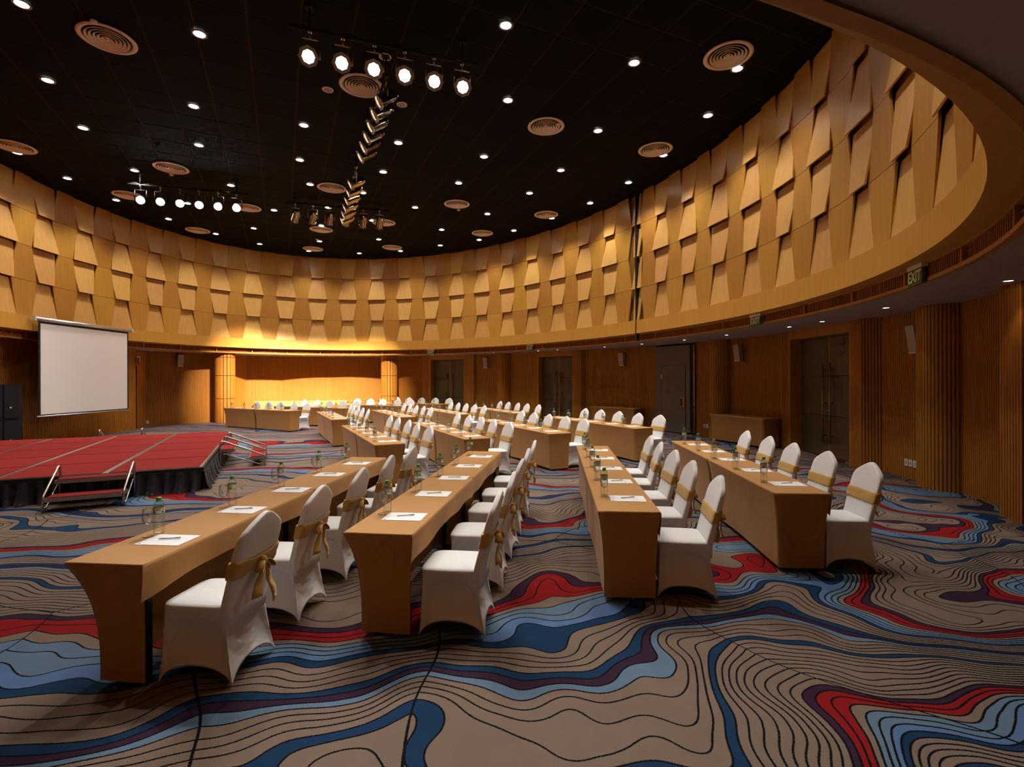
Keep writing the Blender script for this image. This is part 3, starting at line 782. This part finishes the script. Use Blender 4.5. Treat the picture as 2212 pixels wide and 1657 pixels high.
# ------------------------------------------------------------------ chair
def super_ring(hx, hy, n, e, cx=0, cy=0, z=0):
    r = []
    for i in range(n):
        p = 2 * pi * (i + .5) / n; c, s = cos(p), sin(p)
        r.append((cx + hx * math.copysign(abs(c) ** (2 / e), c), cy + hy * math.copysign(abs(s) ** (2 / e), s), z))
    return r
def square_ring(N, e=5.0):
    """evenly spaced points of a rounded square, with a weight that is 1 at the corners and 0 at mid side"""
    out = []
    for i in range(N):
        k = i * 4 / N; side = int(k); u = (k - side) * 2 - 1
        X, Y = [(1, u), (-u, 1), (-1, -u), (u, -1)][side]
        d = (abs(X) ** e + abs(Y) ** e) ** (1 / e)
        out.append((X / d, Y / d, abs(u)))
    return out
def chair_parts():
    N = 96; SQ = square_ring(N, 6.0)
    SH = .455
    seat = MB(); rings = []
    for k, dz in ((.02, .022), (.4, .020), (.7, .015), (.88, .008), (.97, -.001), (1.0, -.014)):
        rings.append([(X * .208 * k, Y * .215 * k, SH + dz) for X, Y, _ in SQ])
    for j in range(1, 31):
        t = j / 30; ring = []
        for i in range(N):
            X, Y, cu = SQ[i]; cw = cu ** 2.6            # 1 at the legs, 0 at mid side
            flare = t ** 1.6
            hx = lerp(.208, .235, flare); hyf = lerp(.215, .238, flare); hyr = lerp(.215, .285, flare)
            x = X * hx; y = Y * (hyf if Y > 0 else hyr)
            z1 = .095 * (1 - cw) + .004
            z = lerp(SH - .014, z1, t)
            pull = .045 * (1 - cw) * sin(pi * min(1, t * 1.02)) ** .8 + .03 * (1 - cw) * t
            arch = smooth((.372 - .33 * cu ** 5 - z) / .016) * .018 * (1 - cu ** 6)
            q = pull + arch
            m = max(abs(X), abs(Y))
            if abs(X) >= abs(Y): x -= math.copysign(q, X)
            else: y -= math.copysign(q, Y)
            ring.append((x, y, z))
        rings.append(ring)
    hem = [(x * .965, y * .965, z + .012) for x, y, z in rings[-1]]
    rings.append(hem)
    seat.loft(rings, True, True, True, False)
    def back_sec(z):
        pts = [(.30, .165, .035), (.40, .195, .034), (.46, .200, .031), (.60, .204, .029), (.72, .209, .029), (.80, .207, .028), (.835, .199, .027), (.862, .183, .026), (.885, .158, .025), (.91, .120, .024), (.935, .078, .022), (.953, .043, .019), (.963, .017, .013), (.966, .003, .006)]
        for (z0, w0, t0), (z1, w1, t1) in zip(pts, pts[1:]):
            if z <= z1: k = (z - z0) / (z1 - z0); break
        w, t = lerp(w0, w1, k), lerp(t0, t1, k)
        y = -.185 - max(0, z - .43) * .26
        if z < .43: y = -.185 - (.43 - z) * .02
        return w, t, y
    def sec_ring(z, grow=0.0, n=40, wob=0.0):
        w, t, y = back_sec(z); r = []
        for i in range(n):
            p = 2 * pi * (i + .5) / n; c, s = cos(p), sin(p)
            x = (w + grow) * math.copysign(abs(c) ** (2 / 6.0), c)
            yy = (t + grow) * math.copysign(abs(s) ** (2 / 5.0), s)
            belly = .012 * (1 - (x / .21) ** 2)
            r.append((x, y + yy + belly * (-.6), z + wob * sin(7 * p)))
        return r
    back = MB()
    zs = [.33, .40, .46, .53, .60, .66, .72, .76, .79, .815, .84, .86, .88, .90, .917, .932, .944, .953, .960, .963, .966]
    back.loft([sec_ring(z) for z in zs], True, True, True, True)
    sash = MB()
    rr = []
    for z, g in ((.612, .001), (.612, .006), (.630, .010), (.655, .007), (.680, .010), (.708, .009), (.715, .005), (.714, .001)):
        ring = sec_ring(z, g); out = []
        for i, (x, y, zz) in enumerate(ring):
            p = 2 * pi * (i + .5) / 40
            k = max(0, -sin(p)) ** 3 * (1 - min(1, abs(x) / .15))            # gathered towards the knot at the back
            zz = lerp(zz, .668 + (zz - .664) * .45, k)
            zz += .0018 * sin(i * 1.1 + z * 40)
            out.append((x, y - .012 * k, zz))
        rr.append(out)
    sash.loft(rr, True, True)
    w, t, yk = back_sec(.665); yb = yk - t - .028
    knot = MB(); knot.lathe([(.0001, -.032), (.018, -.027), (.026, -.010), (.024, .010), (.017, .026), (.0001, .031)], 14, (0.0, yb - .004, .664))
    def strip(path, w0, w1, twist=0.0, th=.003):
        m = MB(); rings = []
        for i, p in enumerate(path):
            k = i / (len(path) - 1); hw = lerp(w0, w1, k) * (1 + .08 * sin(i * 2.3)); a = twist * k
            dx, dy = cos(a) * hw, sin(a) * hw
            rings.append([(p[0] - dx, p[1] - dy - th, p[2]), (p[0], p[1] - th + .006 * sin(i * 1.7), p[2]), (p[0] + dx, p[1] + dy - th, p[2]), (p[0] + dx, p[1] + dy + th, p[2]), (p[0], p[1] + th + .006 * sin(i * 1.7), p[2]), (p[0] - dx, p[1] - dy + th, p[2])])
        m.loft(rings, True, True, True, True); return m
    t1 = strip([(.012 + .012 * k, yb - .012 - .006 * sin(k * 1.2), .655 - .031 * k) for k in range(10)], .020, .042, .35)
    t2 = strip([(-.015 - .010 * k, yb - .016 - .005 * sin(k * 1.1), .652 - .026 * k) for k in range(8)], .016, .034, -.4)
    def loop(sgn):
        m = MB(); rings = []
        for i in range(13):
            a = 2 * pi * i / 12
            cx_ = sgn * (.010 + .045 * (1 - cos(a)) / 2 * 1.25); cz = .662 - .030 * (1 - cos(a)) / 2 * 1.6 + .017 * sin(a)
            hw = .012 + .022 * sin(pi * i / 12)
            yy = yb - .014
            rings.append([(cx_, yy - hw, cz), (cx_, yy + hw * .6, cz), (cx_ + sgn * .003, yy + hw * .6, cz + .003), (cx_ + sgn * .003, yy - hw, cz + .003)])
        m.loft(rings, True, True); return m
    P = [('seat', clean(seat.mesh('seat', 'cover_white')), None, 'white stretch cover over seat and legs'), ('backrest', clean(back.mesh('backrest', 'cover_white')), None, None),
         ('sash', clean(sash.mesh('sash', 'satin_gold')), None, 'gold satin sash'), ('bow_knot', clean(knot.mesh('bow_knot', 'satin_gold')), 2, None), ('bow_tail', clean(t1.mesh('bow_tail', 'satin_gold')), 2, None),
         ('bow_tail', clean(t2.mesh('bow_tail', 'satin_gold')), 2, None), ('bow_loop', clean(loop(1).mesh('bow_loop', 'satin_gold')), 2, None), ('bow_loop', clean(loop(-1).mesh('bow_loop', 'satin_gold')), 2, None)]
    return P
CHAIR = chair_parts()

# ------------------------------------------------------------------ conference table with stretch cover
TH_ = .73; TL = 1.965; TD = .49
def table_parts(front_in, length=TL, depth=TD, closed_back=False, material='cloth_tan', h=TH_, end_in=.055):
    """local x along the table, +y the side that faces the stage, -y the chair side"""
    hl, hd = length / 2, depth / 2; cov = MB()
    nE, nF = 8, 28
    rng = random.Random(int(front_in * 1000) + int(length * 100))
    ph = [rng.uniform(0, 6.28) for _ in range(6)]
    path = []     # (x, y, kind, e) along end, front, end
    for i in range(nE): path.append((-hl, lerp(-hd, hd, i / nE), 'L', i / nE))
    for i in range(nF): path.append((lerp(-hl, hl, i / nF), hd, 'F', i / nF))
    for i in range(nE + 1): path.append((hl, lerp(hd, -hd, i / nE), 'R', i / nE))
    if closed_back:
        for i in range(1, nF): path.append((lerp(hl, -hl, i / nF), -hd, 'B', i / nF))
    rings = []
    lev = [0, .006, .012, .03, .06, .10, .15, .21, .28, .36, .46, .57, .69, .81, .92, 1.0]
    for li, t in enumerate(lev):
        ring = []
        z = lerp(h - .010, .035, t) if li else h
        kk = 1 - (1 - t) ** 3.2
        shrink = .006 if li == 0 else 0.0
        for x, y, kd, e in path:
            fx = x / hl; fy = y / hd
            ff = front_in * kk
            yy = y - (ff * max(0, fy) if fy > 0 else 0) + (.035 * kk * max(0, -fy))
            cornerf = abs(fx) ** 6
            xx = x - math.copysign(end_in * kk * cornerf, x)
            yy += math.copysign(.0, 1)
            if kd == 'F':
                yy += .004 * sin(9 * e + ph[0]) * t + .006 * t * sin(31 * e + ph[1]) * (abs(2 * e - 1) ** 3)
                yy -= .010 * kk * (1 - cornerf) * sin(pi * e)
            elif kd in 'LR':
                xx += .004 * sin(5 * e + ph[2] + 3 * t) * t
            zz = z + (.012 * t * (1 - cornerf) * (1 if kd in 'FB' else 0))
            if li == 0: xx -= math.copysign(.006, xx) if abs(fx) > .999 else 0; yy -= math.copysign(.006, yy) if abs(fy) > .999 else 0
            ring.append((xx, yy, zz))
        rings.append(ring)
    cov.loft(rings, closed_back, True)
    top = [p for p in rings[0]]
    if not closed_back:
        # chair side: short valance, deeper towards the ends
        back = []
        nB = 30
        vr = [(0, 0), (.01, .0), (.04, 0), (.10, .004), (.165, .010)]
        for dz, dy in vr:
            row = []
            for i in range(nB + 1):
                e = i / nB; x = lerp(hl, -hl, e)
                sag = 1.0 + .16 * abs(2 * e - 1) ** 4 + .05 * sin(11 * e + ph[3]) + .03 * sin(23 * e + ph[4])
                zz = h - (.010 if dz else 0) - dz * sag
                row.append((x if dz else x * (1 - .006 / hl), -hd + (.006 if not dz else 0) + dy + .006 * sin(17 * e + ph[5]) * dz * 6, zz))
            back.append(row)
        cov.loft(back, False, True)
        top = top + [p for p in back[0][1:-1]]
    cov.add(top, [tuple(range(len(top) - 1, -1, -1))])
    P = [('cover', clean(cov.mesh('cover', material)), None, None)]
    for sx in (-1, 1):
        for sy in (-1, 1):
            lg = MB(); yl = -hd + .075 if sy < 0 else hd - front_in - .10
            lg.box((sx * (hl - .115), yl, .36), (.035, .035, .70)); lg.box((sx * (hl - .115), yl, .012), (.05, .05, .024))
            P.append(('leg', lg.mesh('leg', 'black_metal'), None, None))
        lg = MB(); lg.box((sx * (hl - .115), (-hd + .075 + hd - front_in - .10) / 2, .60), (.03, depth - front_in - .19, .04)); lg.box((sx * (hl - .115), (-hd + .075 + hd - front_in - .10) / 2, .04), (.03, depth - front_in - .19, .03))
        P.append(('crossbar', lg.mesh('crossbar', 'black_metal'), None, None))
    return P
TB = {k: table_parts(k) for k in (.17, .11, .05)}

# ------------------------------------------------------------------ bottle, glass, paper, pen
bt = MB(); bt.lathe([(.0001, .004), (.022, .002), (.030, .004), (.0325, .014), (.0315, .03), (.0325, .045), (.0310, .052), (.0325, .06), (.0310, .068), (.0325, .076), (.0310, .084), (.0325, .092), (.0315, .105), (.0325, .125), (.0325, .185), (.0315, .195), (.027, .208), (.019, .219), (.0145, .224), (.0145, .232)], 24)
lb_ = MB(); lb_.lathe([(.0329, .137), (.0329, .181)], 24)
cp = MB(); cp.lathe([(.0158, .222), (.0158, .243), (.0145, .245), (.0001, .245)], 20)
nr = MB(); nr.lathe([(.0165, .218), (.0165, .2215)], 20)
bot_mesh = clean(bt.mesh('body', 'bottle_clear'))
lbl_mesh = MB(); lbl_mesh.lathe([(.0329, .137), (.0329, .181)], 28); lbl_mesh.f = lbl_mesh.f[:28]; lbl_mesh.sm = lbl_mesh.sm[:28]; lbl_mesh = lbl_mesh.mesh('label', 'bottle_label')
BOTTLE = [('body', bot_mesh, None, None), ('label', lbl_mesh, None, 'pale green and white label'), ('cap', cp.mesh('cap', 'cap_green'), None, 'green screw cap'), ('collar', nr.mesh('collar', 'cap_green'), None, None)]
gb = MB(); gb.lathe([(.0001, .080), (.012, .081), (.024, .092), (.032, .112), (.0345, .135), (.0325, .160), (.029, .186), (.0280, .186), (.0315, .160), (.0333, .135), (.031, .113), (.023, .094), (.011, .084), (.0001, .083)], 24)
gs = MB(); gs.lathe([(.0045, .008), (.0038, .03), (.0040, .06), (.0065, .078), (.009, .081)], 12)
gf = MB(); gf.lathe([(.0001, .0), (.031, .0), (.0315, .002), (.012, .005), (.0045, .009), (.0001, .009)], 24)
GLASS = [('bowl', clean(gb.mesh('bowl', 'glass_clear')), None, None), ('stem', clean(gs.mesh('stem', 'glass_clear')), None, None), ('foot', clean(gf.mesh('foot', 'glass_clear')), None, None)]
pp = MB(); pp.box((0, 0, .0012), (.21, .297, .0024))
lg_ = MB(); lg_.box((-.082, .128, .0026), (.016, .010, .0006)); 
lt = MB(); 
for k in range(5): lt.box((-.060 + .008 * k, .128, .0026), (.005, .004, .0004))
sb = MB()
for k in range(9):
    a0 = radians(10 + 18 * k); sb.box((-.01 + .06 * cos(a0), -.10 + .045 * sin(a0), .0025), (.05, .0012, .0004), a0)
PAPER = [('sheet', pp.mesh('sheet', 'paper_white'), None, None), ('logo', lg_.mesh('logo', 'print_dark'), None, 'small dark printed logo'), ('print_line', lt.mesh('print_line', 'print_grey'), None, None), ('sunburst_print', sb.mesh('sunburst_print', 'print_grey'), None, None)]
pn = MB(); pn.tube([(0, -.062, .007), (0, .055, .007)], .0042, 8)
pt = MB(); Mx = Matrix.Rotation(radians(-90), 3, 'X'); pt.lathe([(.004, 0), (.0028, .010), (.0008, .016), (.0001, .016)], 8, (0, .055, .007), M=Mx)
pc = MB(); pc.box((0, -.045, .0120), (.003, .034, .0012)); pc.box((0, -.060, .010), (.003, .003, .005))
PEN = [('barrel', pn.mesh('barrel', 'pen_silver'), None, None), ('tip', pt.mesh('tip', 'lamp_frame'), None, None), ('clip', pc.mesh('clip', 'pen_silver'), None, None)]

# ------------------------------------------------------------------ seating blocks
BLOCKS = [
    ('nearest', 'near', [((-2.315, 2.85), 84.3, .17), ((-.91, 3.395), 82.6, .11), ((.915, 3.94), 85.2, .05), ((2.625, 4.55), 85.6, .05)]),
    ('second', 'near', [((-1.975, 8.16), 116.0, .05), ((-.61, 8.915), 114.6, .05), ((.935, 9.755), 114.5, .05), ((2.81, 10.755), 115.6, .05)]),
    ('third', 'near', [((-4.55, 13.40), 116.5, .05), ((-2.93, 14.20), 116.5, .05), ((-1.42, 15.24), 116.5, .05), ((.29, 15.72), 115.0, .05)]),
    ('farthest', 'right', [((-7.50, 17.42), 149.0, .05), ((-6.11, 18.89), 152.0, .05), ((-4.32, 20.35), 151.5, .05), ((-2.90, 21.80), 151.5, .05)]),
]
ROWN = ['front', 'second', 'third', 'back']
rng = random.Random(3)
for bname, endw, rows in BLOCKS:
    for ri, ((ex_, ey), deg, fin) in enumerate(rows):
        a = radians(deg); dx, dy = cos(a), sin(a)
        def W(lx, ly): return (ex_ + lx * dx - ly * dy, ey + lx * dy + ly * dx)
        where = f'{ROWN[ri]} row of {bname} block'
        for k in range(2):
            x, y = W(TL / 2 + k * (TL + .012), 0)
            inst('conference_table', TB[fin], (x, y, 0), a, f'narrow table in tan stretch cover, {endw if k == 0 else ("far" if endw == "near" else "left")} half of {where}', 'table', 'tables of the seating blocks')
        for k in range(5):
            pos = f'{ORD[k]} from {endw} end, {where}'
            al = .33 + .755 * k + rng.uniform(-.02, .02)
            x, y = W(al, -.455 + rng.uniform(-.015, .015))
            inst('banquet_chair', CHAIR, (x, y, 0), a + radians(rng.uniform(-4, 4)), f'white covered chair with gold sash, {pos}', 'chair', 'white covered chairs')
            ap = .42 + .757 * k + rng.uniform(-.015, .015); zt = TH_ + .0005
            x, y = W(ap, -.045); pr_ = a + radians(rng.uniform(-2.5, 2.5))
            inst('note_paper', PAPER, (x, y, zt), pr_, f'white note sheet on table, {pos}', 'paper', 'note sheets on the tables')
            x, y = W(ap + .01, -.05)
            inst('pen', PEN, (x, y, zt + .0024), a + radians(18 + rng.uniform(-4, 4)), f'silver pen on white sheet, {pos}', 'pen', 'pens on the note sheets')
            x, y = W(ap + .125, .135 + rng.uniform(-.008, .008))
            inst('water_bottle', BOTTLE, (x, y, zt), rng.uniform(0, 6.28), f'clear water bottle with green cap, {pos}', 'bottle', 'water bottles on the tables')
            x, y = W(ap + .055, .150 + rng.uniform(-.008, .008))
            inst('goblet', GLASS, (x, y, zt), 0, f'stemmed drinking glass beside bottle, {pos}', 'glass', 'glasses on the tables')

# covered side tables standing against the walls
SIDE = table_parts(.06, 2.0, .62, True, 'cloth_dark_tan', .76)
SIDE_LONG = table_parts(.05, 2.05, .5, True, 'cloth_tan', .80)
def side_table(parts, px0, px1, gap, label, extra=None):
    (x0, y0), a0 = wall_at_px(px0); (x1, y1), _ = wall_at_px(px1)
    a = atan2(y1 - y0, x1 - x0)
    mx, my = (x0 + x1) / 2, (y0 + y1) / 2
    inst('side_table', parts, (mx - sin(a) * gap, my + cos(a) * gap, 0), a, label, 'table', 'covered side tables')
side_table(SIDE, 1680, 1592, .42, 'brown covered side table against wall left of the large door')
side_table(SIDE, 1384, 1312, .42, 'brown covered side table against wall left of the partition')
for k, (x, y, lb) in enumerate(((-11.0, 23.75, 'left covered console table under the bright back wall'), (-8.93, 24.15, 'right covered console table under the bright back wall'))):
    inst('side_table', SIDE_LONG, (x, y, 0), radians(190), lb, 'table', 'covered side tables')

# ------------------------------------------------------------------ stage
S0 = Vector((-4.98, 8.10)); SA = radians(115.4)            # near right-hand corner, direction of the audience edge
uA = Vector((cos(SA), sin(SA))); uB = Vector((-sin(SA), cos(SA)))       # uB points away from the audience
SZ = .385; NR, NC, RW, CW = 5, 5, 1.255, 1.255
stage = tag(empty('stage', (S0.x, S0.y, 0), SA), 'low red carpeted stage with black pleated skirt', 'stage')   # local x along audience edge, y away from audience
deck = MB(); deck.box((RW - .016, CW - .016, .0), (0, 0, 0))
dk = MB(); dk.box((0, 0, 0), (RW - .040, CW - .085, .03)); dkm = dk.mesh('deck_carpet', 'stage_red')
fr = MB(); fr.box((0, 0, 0), (RW - .003, CW - .004, .05)); frm = fr.mesh('deck_frame', 'steel')
for i in range(NR):
    for j in range(NC):
        f = link('deck_frame', frm, stage, ((i + .5) * RW, (j + .5) * CW, SZ - .0285))
        link('deck_carpet', dkm, f, (0, 0, .0155))
mb = MB(); Ls, Ws = NR * RW, NC * CW
mb.box((Ls / 2, -.012, SZ - .045), (Ls + .04, .02, .07)); mb.box((-.012, Ws / 2, SZ - .045), (.02, Ws, .07)); mb.box((Ls + .012, Ws / 2, SZ - .045), (.02, Ws, .07))
build('edge_rail', mb, 'black_metal', stage)
def skirt(p0, p1, n_out, seed):
    """pleated satin hung from the deck edge; n_out = outward unit vector in local coords"""
    m = MB(); L = hypot(p1[0] - p0[0], p1[1] - p0[1]); n = int(L / .022); rings = []
    rg = random.Random(seed); ph = rg.uniform(0, 6)
    for t in (0, .06, .2, .4, .6, .8, .92, .97, 1.0):
        row = []
        for i in range(n + 1):
            s = i / n; q = s * L
            w = sin(q * 2 * pi / .185 + .7 * sin(q * 2.1 + ph)); w2 = sin(q * 2 * pi / .31 + ph + t * 1.5)
            amp = .014 + .046 * t
            off = .020 + amp * (w * abs(w) ** -.2 if abs(w) > 1e-3 else 0) + .022 * t * w2 * .6 + .045 * t ** 5
            sh = .03 * t * sin(q * 2 * pi / .37 + ph * 2)
            x = lerp(p0[0], p1[0], s) + n_out[0] * off + (p1[0] - p0[0]) / L * sh
            y = lerp(p0[1], p1[1], s) + n_out[1] * off + (p1[1] - p0[1]) / L * sh
            row.append((x, y, lerp(SZ - .05, .006, t)))
        rings.append(row)
    m.loft(rings, False, True)
    return build('skirt', m, 'skirt_satin', stage)
skirt((0, 0), (Ls, 0), (0, -1), 1); skirt((0, Ws), (0, 0), (-1, 0), 2); skirt((Ls, 0), (Ls, Ws), (1, 0), 3)
mb = MB()
for i in range(NR + 1):
    for j in range(NC + 1):
        mb.box((min(max(i * RW, .05), Ls - .05), min(max(j * CW, .05), Ws - .05), SZ / 2 - .03), (.04, .04, SZ - .06))
build('underframe', mb, 'black_metal', stage)
def steps_parts(nw, w=.90, run=.67):
    """local y = outward from the stage, x along its edge; nw units side by side"""
    W_ = nw * w; P = []; zt = (SZ - .01, .195)
    P0 = []
    for k in range(nw):
        for z, y0, y1 in ((zt[0], .03, .31), (zt[1], run - .29, run)):
            xc = (k + .5) * w - W_ / 2
            P0.append((z, y0, y1, xc))
    for z, y0, y1, xc in P0:
        fm_ = MB(); fm_.box((xc, (y0 + y1) / 2, z - .028), (w - .05, y1 - y0, .05)); P.append(('step_frame', fm_.mesh('step_frame', 'steel'), None, None))
        cm = MB(); cm.box((xc, (y0 + y1) / 2, z), (w - .09, y1 - y0 - .03, .012)); P.append(('tread', cm.mesh('tread', 'stage_red'), len(P) - 1, 'red carpet tread'))
    for k in range(nw + 1):
        x = k * w - W_ / 2 + (.012 if k == 0 else -.012 if k == nw else 0)
        rl = MB(); pts = [(x, .05, .02), (x, .05, SZ + .10)]
        for q in range(1, 6):
            an = pi * q / 6 * .82; pts.append((x, .05 + .055 * (1 - cos(an)), SZ + .10 + .055 * sin(an)))
        pts += [(x, run - .02, .225), (x, run, .19), (x, run, 0)]
        rl.tube(pts, .017, 8); P.append(('handrail', rl.mesh('handrail', 'steel'), None, None))
        if k in (0, nw):
            br = MB(); br.tube([(x, .05, SZ - .10), (x, .15, SZ - .10), (x, run - .12, .05), (x, run, .05)], .013, 8); P.append(('brace', br.mesh('brace', 'steel'), None, None))
    return P
def put_steps(parts, local, rot, label):
    p = S0 + uA * local[0] + uB * local[1]
    inst('stage_steps', parts, (p.x, p.y, 0), rot, label, 'steps', 'portable stage steps')
ST1, ST2 = steps_parts(1), steps_parts(2, .93, .86)
put_steps(ST1, (-.02, 1.31), SA + pi / 2, 'portable red steps with steel handrails at the near end of stage')
put_steps(ST2, (3.12, -.02), SA + pi, 'double-width red steps with three handrails on the audience side')
put_steps(ST1, (Ls + .02, 2.45), SA - pi / 2, 'portable steps at far end of stage, only rail tops showing')

# ------------------------------------------------------------------ projection screen and loudspeakers
(sx0, sy0), _ = ell_at_px(78, -.16); (sx1, sy1), _ = ell_at_px(281, -.16)
a = atan2(sy1 - sy0, sx1 - sx0); L = hypot(sx1 - sx0, sy1 - sy0)
scr = tag(empty('projection_screen', ((sx0 + sx1) / 2, (sy0 + sy1) / 2, 0), a), 'white roller projection screen hanging beside the stage', 'screen')
zt, zb = 3.46, .80
c = MB(); c.tube([(-L / 2 - .05, 0, zt), (L / 2 + .05, 0, zt)], .055, 14); cs = build('roller_case', c, 'aluminium', scr)
for s in (-1, 1):
    e = MB(); e.box((s * (L / 2 + .06), 0, zt + .01), (.04, .12, .13)); build('end_cap', e, 'plastic_white', cs)
    e = MB(); e.tube([(s * (L / 2 - .1), 0, zt + .05), (s * (L / 2 - .1), 0.17, zt + .06)], .012, 6); build('wall_hook', e, 'plastic_white', cs)
hw = L / 2 - .07
build('screen_border', MB().box((0, .006, (zt + zb) / 2), (2 * hw, .004, zt - zb)), 'screen_black', scr)
build('screen_fabric', MB().box((0, -.001, (zt + zb) / 2 - .03), (2 * hw - .12, .004, zt - zb - .16)), 'screen_white', scr)
bb = MB(); bb.tube([(-hw - .06, 0, zb), (hw + .06, 0, zb)], .020, 8); build('bottom_bar', bb, 'aluminium', scr)
def cabinet(h):
    P = []; pts = [(-.40, .30), (-.40, -.22), (-.28, -.30), (.28, -.30), (.40, -.22), (.40, .30)]
    P.append(('cabinet', MB().prism(pts, 0, h).mesh('cabinet', 'speaker_black'), None, None))
    g = MB(); g.box((-.145, -.312, h / 2), (.26, .02, h - .06)); P.append(('grille', g.mesh('grille', 'black_cloth'), None, None))
    g = MB(); g.box((.145, -.312, h / 2), (.26, .02, h - .06)); P.append(('grille', g.mesh('grille', 'black_cloth'), None, None))
    for x in (-.14, .14):
        P.append(('badge', MB().box((x, -.324, h * .34), (.032, .004, .034)).mesh('badge', 'logo_white'), None, None))
    return P
lx, ly = -13.02, 12.78
inst('loudspeaker', cabinet(.80), (lx, ly, .001), radians(62), 'black floor loudspeaker under another at the left edge', 'loudspeaker', 'black speaker stack')
inst('loudspeaker', cabinet(.88), (lx, ly, .803), radians(62), 'black loudspeaker with two small badges, topmost of the stack', 'loudspeaker', 'black speaker stack')

# loose cable on the carpet beside the nearest fluted column
mb = MB(); mb.tube([(6.70 + .05 * sin(k * .9), 8.62 - .028 * k, .012 + .05 * max(0, sin(k * .55))) for k in range(14)], .006, 6)
tag(build('loose_cable', mb, 'black_metal'), 'short dark cable lying at the foot of the nearest fluted column', 'cable')
